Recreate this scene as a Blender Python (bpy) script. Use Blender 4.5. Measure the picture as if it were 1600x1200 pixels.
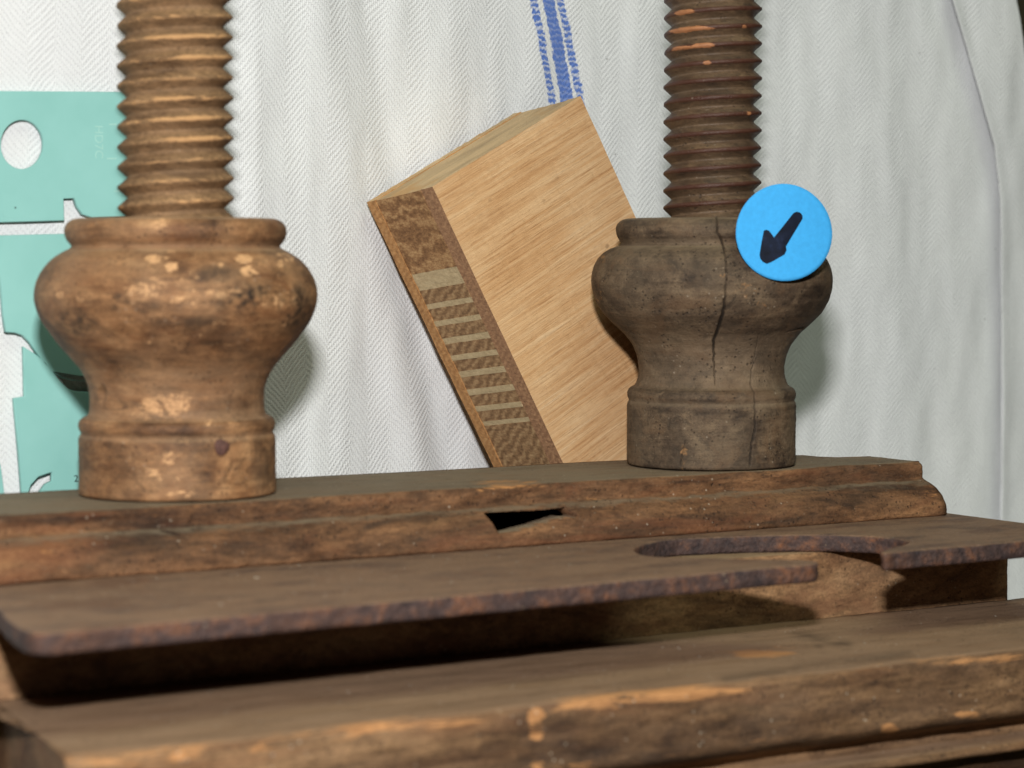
import bpy, bmesh, math, random
import numpy as np
from mathutils import Vector, Matrix, noise
random.seed(4)
for o in list(bpy.data.objects): bpy.data.objects.remove(o)
scene = bpy.context.scene
col = scene.collection

# ------------------------------------------------------------------ camera
# world: X along the press (to the right), Y away, Z up; origin under the left nut, on the beam top
F = 3900.0; PSI = .567; PIT = math.atan(200/F); D0 = .538
R3 = np.array([math.cos(PSI), -math.sin(PSI), 0]); FW = np.array([math.sin(PSI), math.cos(PSI), 0]); Z3 = np.array([0, 0, 1.])
F3 = FW*math.cos(PIT) - Z3*math.sin(PIT); U3 = FW*math.sin(PIT) + Z3*math.cos(PIT)
C = -((278-800)/F*D0*R3 - (770-600)/F*D0*U3 + D0*F3)
def ray(x, y): return F3 + (x-800)/F*R3 - (y-600)/F*U3
def onz(x, y, z): q = ray(x, y); return C + q*(z-C[2])/q[2]
def ony(x, y, Y): q = ray(x, y); return C + q*(Y-C[1])/q[1]
def atd(x, y, d): return C + ray(x, y)*d
def onplane(x, y, P, n): q = ray(x, y); return C + q*(np.dot(P-C, n)/np.dot(q, n))
def proj(V):
    v = np.asarray(V) - C; w = v@F3
    return 800 + F*(v@R3)/w, 600 - F*(v@U3)/w, w

cd = bpy.data.cameras.new('camera'); cam = bpy.data.objects.new('camera', cd); col.objects.link(cam)
cd.sensor_width = 36; cd.lens = F/1600*36; cd.clip_start = .01; cd.clip_end = 50
M = Matrix(((R3[0], U3[0], -F3[0], C[0]), (R3[1], U3[1], -F3[1], C[1]), (R3[2], U3[2], -F3[2], C[2]), (0, 0, 0, 1)))
cam.matrix_world = M
cd.dof.use_dof = True; cd.dof.focus_distance = .628; cd.dof.aperture_fstop = 19.5
scene.camera = cam

# ------------------------------------------------------------------ light
w = bpy.data.worlds.new('World'); scene.world = w; w.use_nodes = True
w.node_tree.nodes['Background'].inputs[0].default_value = (.93, 1.0, .80, 1)
w.node_tree.nodes['Background'].inputs[1].default_value = .015
fl = bpy.data.lights.new('camera_flash', 'AREA'); fl.shape = 'RECTANGLE'; fl.size = .032; fl.size_y = .018; fl.energy = 4.25
fl.color = (1.0, .985, .965)
flo = bpy.data.objects.new('camera_flash', fl); col.objects.link(flo)
LP = C + U3*.118 - R3*.004 - F3*.01
flo.location = LP
flo.rotation_euler = (Vector((.07, .0, .0)) - Vector(LP)).to_track_quat('-Z', 'Y').to_euler()
rl = bpy.data.lights.new('room_lamp', 'AREA'); rl.shape = 'RECTANGLE'; rl.size = 1.3; rl.size_y = .6; rl.energy = 9.5; rl.color = (.90, 1.0, .79)
rlo = bpy.data.objects.new('room_lamp', rl); col.objects.link(rlo); rlo.location = (0, -.75, 1.35)
rlo.rotation_euler = (Vector((.07, .05, .0)) - Vector((0, -.75, 1.35))).to_track_quat('-Z', 'Y').to_euler()
vs = scene.view_settings; vs.view_transform = 'Standard'; vs.look = 'None'; vs.gamma = 1; vs.exposure = 0
vs.use_curve_mapping = False

# ------------------------------------------------------------------ node helpers
def lin(r, g, b):
    return tuple((c/255/12.92 if c/255 <= .04045 else ((c/255+.055)/1.055)**2.4) for c in (r, g, b)) + (1,)
class NT:
    def __init__(s, name):
        s.m = bpy.data.materials.new(name); s.m.use_nodes = True; s.t = s.m.node_tree; s.n = s.t.nodes
        s.b = s.n['Principled BSDF']; s.b.inputs['Roughness'].default_value = .75
        s.b.inputs['Specular IOR Level'].default_value = .25
        s.oc = s.n.new('ShaderNodeTexCoord').outputs['Object']
    def put(s, sock, v):
        if isinstance(v, bpy.types.NodeSocket): s.t.links.new(v, sock)
        elif isinstance(v, (tuple, list)) and len(v) == 3 and sock.type == 'RGBA': sock.default_value = tuple(v)+(1,)
        else: sock.default_value = v
    def math(s, op, a, b=0., c=0., clamp=False):
        n = s.n.new('ShaderNodeMath'); n.operation = op; n.use_clamp = clamp
        s.put(n.inputs[0], a); s.put(n.inputs[1], b); s.put(n.inputs[2], c); return n.outputs[0]
    def add(s, a, b): return s.math('ADD', a, b)
    def mul(s, a, b): return s.math('MULTIPLY', a, b)
    def sstep(s, v, a, b):
        n = s.n.new('ShaderNodeMapRange'); n.interpolation_type = 'SMOOTHSTEP'
        s.put(n.inputs[0], v); n.inputs[1].default_value = a; n.inputs[2].default_value = b; return n.outputs[0]
    def scale(s, vec, sc):
        n = s.n.new('ShaderNodeVectorMath'); n.operation = 'MULTIPLY'
        s.put(n.inputs[0], vec); n.inputs[1].default_value = sc; return n.outputs[0]
    def sep(s, vec):
        n = s.n.new('ShaderNodeSeparateXYZ'); s.put(n.inputs[0], vec); return n.outputs
    def comb(s, x, y, z):
        n = s.n.new('ShaderNodeCombineXYZ')
        for i, v in enumerate((x, y, z)): s.put(n.inputs[i], v)
        return n.outputs[0]
    def noise(s, sc, det=4, rough=.6, vec=None, dist=0.):
        n = s.n.new('ShaderNodeTexNoise'); s.put(n.inputs['Vector'], vec if vec is not None else s.oc)
        n.inputs['Scale'].default_value = sc; n.inputs['Detail'].default_value = det
        n.inputs['Roughness'].default_value = rough; n.inputs['Distortion'].default_value = dist
        return n.outputs['Fac']
    def voro(s, sc, vec=None, feat='F1', rnd=1.):
        n = s.n.new('ShaderNodeTexVoronoi'); n.feature = feat; s.put(n.inputs['Vector'], vec if vec is not None else s.oc)
        n.inputs['Scale'].default_value = sc; n.inputs['Randomness'].default_value = rnd; return n.outputs['Distance']
    def ramp(s, fac, stops):
        n = s.n.new('ShaderNodeValToRGB'); s.put(n.inputs[0], fac); e = n.color_ramp.elements
        while len(e) < len(stops): e.new(.5)
        for k, (p, c) in enumerate(stops): e[k].position = p; e[k].color = c if len(c) == 4 else tuple(c)+(1,)
        return n.outputs[0]
    def mix(s, f, a, b, mode='MIX'):
        n = s.n.new('ShaderNodeMix'); n.data_type = 'RGBA'; n.blend_type = mode
        s.put(n.inputs[0], f); s.put(n.inputs[6], a); s.put(n.inputs[7], b); return n.outputs[2]
    def attr(s, name):
        n = s.n.new('ShaderNodeAttribute'); n.attribute_name = name; return n.outputs['Fac']
    def attrv(s, name):
        n = s.n.new('ShaderNodeAttribute'); n.attribute_name = name; return n.outputs['Vector']
    def nz(s):
        n = s.n.new('ShaderNodeNewGeometry'); return s.sep(n.outputs['Normal'])[2]
    def bump(s, h, dist, strength=1., prev=None):
        n = s.n.new('ShaderNodeBump'); n.inputs['Strength'].default_value = strength; n.inputs['Distance'].default_value = dist
        s.put(n.inputs['Height'], h)
        if prev is not None: s.put(n.inputs['Normal'], prev)
        return n.outputs[0]
    def color(s, c): s.put(s.b.inputs['Base Color'], c)
    def normal(s, c): s.put(s.b.inputs['Normal'], c)
    def rough(s, c): s.put(s.b.inputs['Roughness'], c)

def old_wood(name, tones, worn, dirt, dust, stretch, dust_amt=.6, big=70, worn_bias=0., speck=.35, bump=.00025, rough=.72, spec=.25, crest=None, red=None, ringy=False):
    """old handled wood: tones (4 colours dark to light), bare worn patches from the 'worn' attribute, dust on level faces"""
    t = NT(name); t.b.inputs['Specular IOR Level'].default_value = spec
    v = t.scale(t.oc, stretch)
    n1 = t.noise(big, 3, .62, v, .6); n2 = t.noise(big*5, 4, .65, v, .3); n3 = t.noise(big*2.1, 4, .7, t.scale(t.oc, tuple(.5+.5*q for q in stretch)), .8)
    f = t.add(t.mul(n1, .55), t.add(t.mul(n2, .25), t.mul(n3, .2)))
    c = t.ramp(f, [(.37, tones[0]), (.46, tones[1]), (.535, tones[2]), (.63, tones[3])])
    fine = t.noise(900, 3, .7, t.scale(t.oc, (.10, .10, 1.)) if ringy else v)
    c = t.mix(.65, c, t.ramp(fine, [(.3, (.40, .37, .35)), (.62, (1.18, 1.14, 1.1))]), 'MULTIPLY')
    spk = t.noise(1700, 4, .8, t.scale(t.oc, tuple(.6+.4*q for q in stretch)))
    c = t.mix(.75, c, t.ramp(spk, [(.32, (.36, .34, .32)), (.47, (.98, .98, .98)), (.68, (1.30, 1.27, 1.22))]), 'MULTIPLY')
    dk = t.sstep(t.noise(big*1.7, 4, .68, v, 1.2), .54, .70)
    c = t.mix(t.mul(dk, .7), c, dirt)
    if red:
        c = t.mix(t.mul(t.sstep(t.noise(big*.9, 4, .7, t.add(v, 7.3) if False else t.scale(v, (1.1, .9, 1.2)), .8), .48, .66), .45), c, red)
    # dust
    up = t.sstep(t.nz(), .82, .99)
    dn = t.sstep(t.noise(260, 3, .7, v), .0, .62)
    da = t.mul(t.add(t.mul(up, .9), t.mul(t.attr('dusty'), .45)), dust_amt)
    c = t.mix(t.math('MULTIPLY', da, dn, clamp=True), c, dust)
    pit = t.mul(t.sstep(t.voro(800), .30, .14), t.sstep(t.noise(150, 3, .7), .46, .60))
    c = t.mix(t.mul(pit, .7), c, dirt)
    lt = t.mul(t.sstep(t.voro(1150, t.scale(t.oc, (1.1, .9, 1.05))), .24, .10), t.sstep(t.noise(120, 3, .7, t.scale(t.oc, (.9, 1.1, 1.2))), .46, .62))
    c = t.mix(t.mul(lt, .55), c, dust)
    # worn bare wood
    if crest:
        c = t.mix(t.mul(t.sstep(t.add(t.attr('crest'), t.mul(t.noise(500, 3, .6), .5)), .95, 1.15), .85), c, crest)
    wn = t.add(t.math('MULTIPLY_ADD', t.noise(260, 5, .82, v, 1.2), 1.9, -.43), t.mul(t.noise(1300, 2, .6, v), .3))
    wm = t.sstep(t.add(t.attr('worn'), t.add(wn, worn_bias-.05)), .90, 1.16)
    wc = t.mix(.6, worn, t.ramp(t.noise(700, 4, .6, v), [(.3, (.62, .55, .5)), (.6, (1.1, 1.06, 1.0))]), 'MULTIPLY')
    c = t.mix(t.mul(wm, .9), c, wc)
    # stain attribute, cracks
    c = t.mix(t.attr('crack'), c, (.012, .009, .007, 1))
    # pale specks
    sp = t.mul(t.sstep(t.voro(520), .16, .08), t.sstep(t.noise(90, 3, .6), .52, .62))
    c = t.mix(t.mul(sp, speck), c, lin(190, 175, 155))
    t.color(c)
    h = t.add(t.mul(n2, .6), t.add(t.mul(fine, .4), t.add(t.mul(spk, .5), t.mul(pit, -.35))))
    t.normal(t.bump(h, bump))
    t.rough(t.add(rough-.08, t.mul(n2, .16)))
    return t.m

M_nut_l = old_wood('worn_tan_wood', (lin(66, 44, 29), lin(106, 75, 50), lin(140, 103, 70), lin(166, 128, 90)), lin(204, 160, 116), lin(56, 38, 26),
                   lin(158, 128, 98), (.8, .8, 1.5), .8, 55, -.06, .25, .0002, .66, .28, None, lin(108, 66, 38), True)
M_nut_r = old_wood('dark_dusty_wood', (lin(50, 40, 32), lin(78, 64, 51), lin(98, 82, 65), lin(116, 99, 79)), lin(140, 106, 72), lin(38, 31, 26),
                   lin(126, 108, 87), (1, 1, 1.2), .85, 75, -.20, .3, .0004, .68, .25, None, lin(100, 74, 52), True)
M_thr_l = old_wood('tan_thread_wood', (lin(98, 75, 54), lin(124, 97, 70), lin(140, 111, 81), lin(154, 123, 91)), lin(190, 148, 104), lin(82, 61, 45),
                   lin(150, 126, 99), (.6, .6, 2.2), .6, 60, -.02, .2, .00025, .75, .15)
M_thr_r = old_wood('dark_thread_wood', (lin(56, 42, 32), lin(78, 60, 45), lin(96, 76, 57), lin(112, 90, 67)), lin(168, 114, 76), lin(42, 32, 26),
                   lin(126, 106, 82), (.6, .6, 2.2), .8, 60, -.30, .2, .0003, .5, .4, lin(70, 38, 27))
M_beam = old_wood('brown_beam_wood', (lin(56, 39, 29), lin(92, 65, 45), lin(118, 85, 59), lin(140, 104, 72)), lin(182, 130, 82), lin(46, 35, 29),
                  lin(124, 110, 91), (.22, 1, 1), .95, 80, -.17, .6, .0005, .75, .2, None, lin(116, 70, 45))
M_block = old_wood('dusty_block_wood', (lin(84, 60, 43), lin(122, 91, 65), lin(144, 111, 80), lin(158, 126, 93)), lin(178, 134, 90), lin(70, 50, 38),
                  lin(150, 126, 98), (.4, 1, 1), .8, 80, -.22, .5, .0004, .78, .2, None, lin(124, 84, 60))
M_rail = old_wood('brown_rail_wood', (lin(58, 43, 33), lin(94, 71, 51), lin(120, 93, 67), lin(142, 112, 82)), lin(180, 131, 86), lin(42, 34, 30),
                  lin(142, 115, 91), (.16, 1, 1), .9, 70, -.14, .6, .0004, .75, .2, None, lin(112, 76, 52))

def rust():
    t = NT('rusty_iron'); t.b.inputs['Specular IOR Level'].default_value = .3
    n = t.noise(120, 4, .7, None, .6); n2 = t.noise(480, 4, .7)
    c = t.ramp(t.add(t.mul(n, .6), t.mul(n2, .4)), [(.37, lin(50, 41, 42)), (.50, lin(76, 59, 55)), (.60, lin(106, 73, 56)), (.72, lin(150, 94, 62))])
    up = t.sstep(t.nz(), .4, .95); dn = t.sstep(t.noise(120, 4, .7, t.scale(t.oc, (.4, 1, 1))), .15, .6)
    c = t.mix(t.mul(up, t.mul(dn, .9)), c, lin(136, 108, 85))
    sp = t.mul(t.sstep(t.voro(420), .16, .06), t.sstep(t.noise(60, 3, .6), .5, .6))
    c = t.mix(t.mul(sp, .6), c, lin(172, 150, 124))
    spk = t.noise(1900, 3, .8, t.scale(t.oc, (.6, 1, 1)))
    c = t.mix(.65, c, t.ramp(spk, [(.32, (.45, .40, .38)), (.5, (1, 1, 1)), (.7, (1.2, 1.15, 1.1))]), 'MULTIPLY')
    c = t.mix(t.mul(t.sstep(t.noise(55, 5, .7, t.scale(t.oc, (.5, 1, 1)), .6), .52, .68), .55), c, lin(92, 62, 46))
    t.color(c); t.normal(t.bump(t.add(n2, t.add(t.mul(t.voro(900), .5), t.mul(spk, .6))), .0005)); t.rough(.7)
    return t.m
M_rust = rust()

def cloth_mat():
    t = NT('white_herringbone_cotton'); uv = t.attrv('weave'); s = t.sep(uv); u, v = s[0], s[1]
    wob = t.noise(70, 5, .6); u = t.add(u, t.mul(t.add(wob, -.5), .0032)); v = t.add(v, t.mul(t.add(t.noise(85, 5, .6), -.5), .0032))
    P = .00056
    gu = t.math('DIVIDE', u, P); gv = t.math('DIVIDE', v, P)
    iu = t.math('FLOOR', gu); iv = t.math('FLOOR', gv); fu = t.math('FRACT', gu); fv = t.math('FRACT', gv)
    band = t.math('FLOORED_MODULO', t.math('FLOOR', t.math('DIVIDE', iu, 12.)), 2.)
    sg = t.math('MULTIPLY_ADD', band, 2., -1.)
    k = t.math('FLOORED_MODULO', t.add(iu, t.mul(iv, sg)), 3.)
    warp = t.math('LESS_THAN', k, 1.5)
    def para(f): return t.math('SUBTRACT', 1., t.math('POWER', t.math('ABSOLUTE', t.math('MULTIPLY_ADD', f, 2., -1.)), 2.2))
    pu, pv = para(fu), para(fv)
    hw = t.mul(pu, t.math('MULTIPLY_ADD', pv, .25, .75)); hf = t.mul(pv, t.math('MULTIPLY_ADD', pu, .25, .55))
    h = t.add(t.mul(warp, hw), t.mul(t.math('SUBTRACT', 1., warp), hf))
    hd = t.math('MULTIPLY_ADD', t.math('SINE', t.mul(t.add(gu, t.mul(gv, sg)), 2.0944)), .5, .5)
    h = t.add(t.mul(h, .5), t.mul(hd, .5))
    irr = t.noise(520, 4, .75); slub = t.noise(900, 3, .7, t.comb(t.mul(u, .25), v, 0.)); h = t.mul(h, t.math('MULTIPLY_ADD', irr, 1.9, .05)); h = t.add(h, t.mul(t.add(slub, -.5), .5))
    base = t.mix(t.sstep(t.noise(18, 4, .6), .3, .7), (.715, .725, .735, 1), (.745, .755, .755, 1))
    base = t.mix(t.sstep(h, .42, .0), base, (.55, .555, .57, 1))
    # woven blue stripes
    rag = t.mul(t.add(t.noise(900, 3, .7), -.5), .0026)
    su = t.add(t.add(u, t.mul(v, STRIPE_TILT)), rag)
    def bandm(a, b): return t.mul(t.sstep(su, a-.0001, a+.0001), t.sstep(su, b+.0001, b-.0001))
    m = t.math('MAXIMUM', bandm(STR[0], STR[1]), t.math('MAXIMUM', bandm(STR[2], STR[3]), bandm(STR[4], STR[5])))
    thin = t.math('MAXIMUM', bandm(STR[0], STR[1]), bandm(STR[4], STR[5]))
    gap = t.math('MULTIPLY_ADD', thin, .5, .2)
    m = t.mul(m, t.math('SUBTRACT', 1., t.mul(gap, t.sstep(t.math('FRACT', t.math('MULTIPLY_ADD', gv, .34, t.mul(irr, 2.2))), .45, .85)), clamp=True))
    base = t.mix(t.mul(m, .93), base, t.mix(irr, lin(48, 86, 170), lin(92, 130, 205)))
    # tiny dark lint
    sp = t.sstep(t.voro(95), .030, .018)
    base = t.mix(t.mul(sp, .7), base, (.12, .11, .1, 1))
    t.color(base); t.normal(t.bump(h, .00015, .9)); t.rough(.95); t.b.inputs['Specular IOR Level'].default_value = .1
    return t.m
# stripe positions on the cloth in metres (from the photo, on the cloth's plane)
YC = .080
def ycl(x): return float(np.interp(x, [-.2, .045, .062, .08, .126, .16, .20, .5], [.048, .0505, .0545, .0605, .0690, .0745, .079, .080]))
def oncl(x, y):
    Y = .08
    for _ in range(12): P = ony(x, y, Y); Y = ycl(P[0])
    return ony(x, y, Y)
_s = lambda px, y: oncl(px, y)
STRIPE_TILT = (_s(855, 125)[0]-_s(832, 10)[0])/(_s(832, 10)[2]-_s(855, 125)[2])
STR = [_s(px, 125)[0] + _s(px, 125)[2]*STRIPE_TILT for px in (851, 862, 871, 891, 895, 905)]
M_cloth = cloth_mat()

def veneer():
    t = NT('plywood_veneer')
    v = t.scale(t.oc, (.03, 1, 1)); v2 = t.scale(t.oc, (.022, 1, 1))
    n = t.noise(800, 5, .75, v, .1); n2 = t.noise(2200, 4, .8, v2); big = t.noise(50, 4, .6, t.scale(t.oc, (.4, 1, 1)))
    c = t.ramp(t.add(t.mul(n, .6), t.mul(big, .4)), [(.32, lin(172, 126, 82)), (.44, lin(194, 152, 108)), (.55, lin(208, 172, 130)), (.68, lin(214, 186, 150))])
    c = t.mix(.5, c, t.ramp(n2, [(.36, (.52, .38, .27)), (.49, (1.0, 1.0, 1.0)), (.68, (1.10, 1.10, 1.08))]), 'MULTIPLY')
    sp = t.mul(t.sstep(t.voro(160, t.scale(t.oc, (.7, 1, 1))), .12, .05), t.sstep(t.noise(60), .5, .6))
    c = t.mix(t.mul(sp, .55), c, lin(90, 62, 40))
    t.color(c); t.normal(t.bump(t.add(n2, t.mul(n, .5)), .00025)); t.rough(.7)
    return t.m
M_ven = veneer()
def endgrain(name, a, b, c3, sc=1., wav=.25, curve=0.):
    t = NT(name)
    sx = t.sep(t.oc)
    d = t.noise(70, 3, .5)
    ph = t.add(t.mul(sx[1], 1500.*sc*(1-curve)), t.add(t.mul(sx[2], 2300.*sc), t.add(t.mul(d, 18.+10*curve), t.mul(t.noise(380, 3, .6), 7.))))
    wv = t.math('MULTIPLY_ADD', t.math('SINE', ph), .5, .5)
    f = t.add(t.mul(wv, wav), t.add(.5-wav*.5-.4, t.mul(t.noise(1400, 4, .75, t.scale(t.oc, (1, .45, 1))), .8)))
    c = t.ramp(f, [(.3, a), (.5, b), (.70, c3)])
    t.color(c); t.normal(t.bump(t.add(t.noise(1500, 3, .7), t.mul(wv, .2)), .00025)); t.rough(.8); return t.m
M_end = endgrain('brown_end_grain', lin(106, 78, 53), lin(142, 110, 77), lin(172, 140, 102), 1., .2)
M_end2 = endgrain('dark_end_grain', lin(104, 72, 46), lin(144, 106, 70), lin(184, 146, 102), .62, .20, 1.)
M_pale = endgrain('pale_end_grain', lin(162, 140, 106), lin(182, 160, 124), lin(194, 174, 138), .4, .05)
M_redv = endgrain('reddish_ply_edge', lin(118, 86, 63), lin(150, 112, 82), lin(178, 138, 102), 1.4, .08)
M_orv = endgrain('orange_ply_edge', lin(140, 98, 60), lin(170, 124, 78), lin(190, 146, 98), 1.4, .1)
def sawn():
    t = NT('sawn_pale_wood'); n = t.noise(200, 5, .65, t.scale(t.oc, (.25, 1, 1))); 
    c = t.ramp(n, [(.3, lin(164, 138, 104)), (.5, lin(188, 160, 121)), (.7, lin(204, 172, 130))])
    c = t.mix(t.sstep(t.noise(60, 4), .5, .65), c, lin(186, 146, 98))
    t.color(c); t.normal(t.bump(t.noise(900, 4, .7, t.scale(t.oc, (.3, 1, 1))), .0003)); return t.m
M_sawn = sawn()

def plain(name, c, rough=.5, spec=.4, var=.12, sc=300, bump=.00005):
    t = NT(name); n = t.noise(sc, 5, .65)
    t.color(t.mix(1., c, t.ramp(n, [(.3, (1-var,)*3), (.7, (1+var*.4,)*3)]), 'MULTIPLY'))
    t.rough(t.add(rough-.1, t.mul(n, .2))); t.b.inputs['Specular IOR Level'].default_value = spec
    t.normal(t.bump(n, bump)); return t.m
def plastic():
    t = NT('teal_plastic'); n = t.noise(40, 4, .6)
    c = t.ramp(n, [(.3, lin(132, 186, 179)), (.7, lin(144, 196, 190))])
    scr = t.sstep(t.noise(260, 3, .8, t.scale(t.oc, (1, 1, .08)), 1.5), .70, .78)
    c = t.mix(t.mul(scr, .35), c, lin(180, 215, 205))
    sp = t.sstep(t.voro(170), .05, .03); c = t.mix(t.mul(sp, .8), c, lin(40, 62, 58))
    t.color(c); t.rough(.42); t.normal(t.bump(t.noise(500, 3), .00003)); t.b.inputs['Specular IOR Level'].default_value = .4; return t.m
M_teal = plastic()
M_print = plain('white_print', lin(160, 205, 196), .6, .2)
M_blackprint = plain('black_print', (.01, .01, .012, 1), .5)
M_blue = plain('blue_paper', lin(62, 162, 226), .75, .2, .1, 900, .00006)
M_paper = plain('white_paper_back', lin(225, 228, 228), .8, .2, .05)
def marker():
    t = NT('black_marker_ink'); n = t.noise(250, 4, .6)
    t.color(t.ramp(n, [(.35, (.006, .007, .012, 1)), (.6, (.010, .014, .03, 1)), (.75, (.02, .03, .07, 1))])); t.rough(.35); return t.m
M_ink = marker()
M_iron = plain('rusted_nail_iron', lin(96, 66, 58), .7, .3, .5, 900, .0003)
M_wall = plain('dark_olive_backdrop', lin(66, 60, 46), .9, .1, .25, 30)
M_crumb = plain('pale_crumbs', lin(205, 196, 180), .9, .1, .2)
M_void = old_wood('raw_inner_wood', (lin(40, 30, 24), lin(48, 36, 28), lin(56, 42, 32), lin(66, 48, 36)), lin(90, 60, 40), lin(30, 24, 20), lin(70, 60, 50), (1, 1, 1), .1)

# ------------------------------------------------------------------ mesh helpers
def mesh_obj(name, verts, faces, mat, parent=None, smooth=True, attrs=None, origin=None):
    me = bpy.data.meshes.new(name)
    V = np.asarray(verts, float)
    if origin is not None: V = V - np.asarray(origin)
    me.from_pydata([tuple(p) for p in V], [], faces)
    if smooth:
        me.polygons.foreach_set('use_smooth', np.ones(len(me.polygons), bool))
    for k, a in (attrs or {}).items():
        at = me.attributes.new(k, 'FLOAT', 'POINT'); at.data.foreach_set('value', np.asarray(a, np.float32))
    me.materials.append(mat); me.update()
    o = bpy.data.objects.new(name, me); col.objects.link(o)
    if origin is not None: o.location = tuple(origin)
    if parent is not None: o.parent = parent
    return o
def tag(o, label=None, cat=None, group=None, kind=None):
    if label: o['label'] = label
    if cat: o['category'] = cat
    if group: o['group'] = group
    if kind: o['kind'] = kind
    return o
def empty(name, loc=(0, 0, 0)):
    o = bpy.data.objects.new(name, None); o.empty_display_size = .01; col.objects.link(o); o.location = tuple(loc); return o
def grid_faces(nr, nc, wrap=False):
    f = []
    for i in range(nr-1):
        for j in range(nc if wrap else nc-1):
            k = (j+1) % nc
            f.append((i*nc+j, i*nc+k, (i+1)*nc+k, (i+1)*nc+j))
    return f
def fbm(V, sc, oct=4):
    return np.array([noise.fractal((p[0]*sc, p[1]*sc, p[2]*sc), .9, 2.1, oct) for p in V])
def paint(V, spots):
    """soft spots given where the photo shows them: (x, y, rx, ry, strength)"""
    px, py, _ = proj(V); out = np.zeros(len(V))
    for x, y, rx, ry, s in spots:
        d = ((px-x)/rx)**2 + ((py-y)/ry)**2
        out = np.maximum(out, s*np.clip(1.35-d, 0, 1))
    return out
def polydist(px, py, pts):
    best = np.full(len(px), 1e9); tt = np.zeros(len(px))
    n = len(pts)-1
    for i in range(n):
        ax, ay = pts[i][:2]; bx, by = pts[i+1][:2]; dx, dy = bx-ax, by-ay
        t = np.clip(((px-ax)*dx+(py-ay)*dy)/(dx*dx+dy*dy), 0, 1)
        d = np.hypot(px-ax-t*dx, py-ay-t*dy); m = d < best; best[m] = d[m]; tt[m] = (i+t[m])/n
    return best, tt
def inpoly(px, py, poly):
    ins = np.zeros(len(px), bool); n = len(poly)
    for i in range(n):
        x1, y1 = poly[i]; x2, y2 = poly[(i+1) % n]
        c = ((y1 > py) != (y2 > py)) & (px < (x2-x1)*(py-y1)/((y2-y1) if y2 != y1 else 1e-9)+x1)
        ins ^= c
    return ins

ZP = -.0131; TP = .0040; ZB = -.0325; TABLE = -.078
YF = -.0235; YBACK = .0195; YBLK = -.046; YRAIL = -.105

# ------------------------------------------------------------------ the setting: cloth backdrop and the dark wall beyond
def crv(pts, y):
    ys = [p[1] for p in pts]; xs = [p[0] for p in pts]; return float(np.interp(y, ys, xs))
FOLDS = [  # photo polyline of a fold, width (m), height towards the camera (m)
    ([(500, 0), (520, 120), (560, 330), (610, 520), (650, 740)], .006, .0045),
    ([(575, 0), (600, 200), (640, 420), (700, 740)], .0045, -.0035),
    ([(430, 0), (440, 300), (470, 740)], .009, -.0030),
    ([(690, 0), (690, 300), (740, 740)], .008, .0030),
    ([(100, -100), (150, 0), (200, 150)], .006, -.0018),
    ([(30, -100), (60, 0), (100, 140)], .005, .0016),
    ([(1240, 0), (1250, 400), (1300, 800)], .012, -.0016),
    ([(1340, 0), (1370, 400), (1400, 800)], .011, .0024),
    ([(1440, 0), (1450, 500), (1440, 900)], .009, -.0030),
    ([(1390, 420), (1420, 600), (1440, 900)], .006, .0018),
    ([(1010, 0), (1010, 400), (1020, 700)], .012, .002),
    ([(1560, 560), (1545, 700), (1530, 900)], .010, .0040),
]
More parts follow.
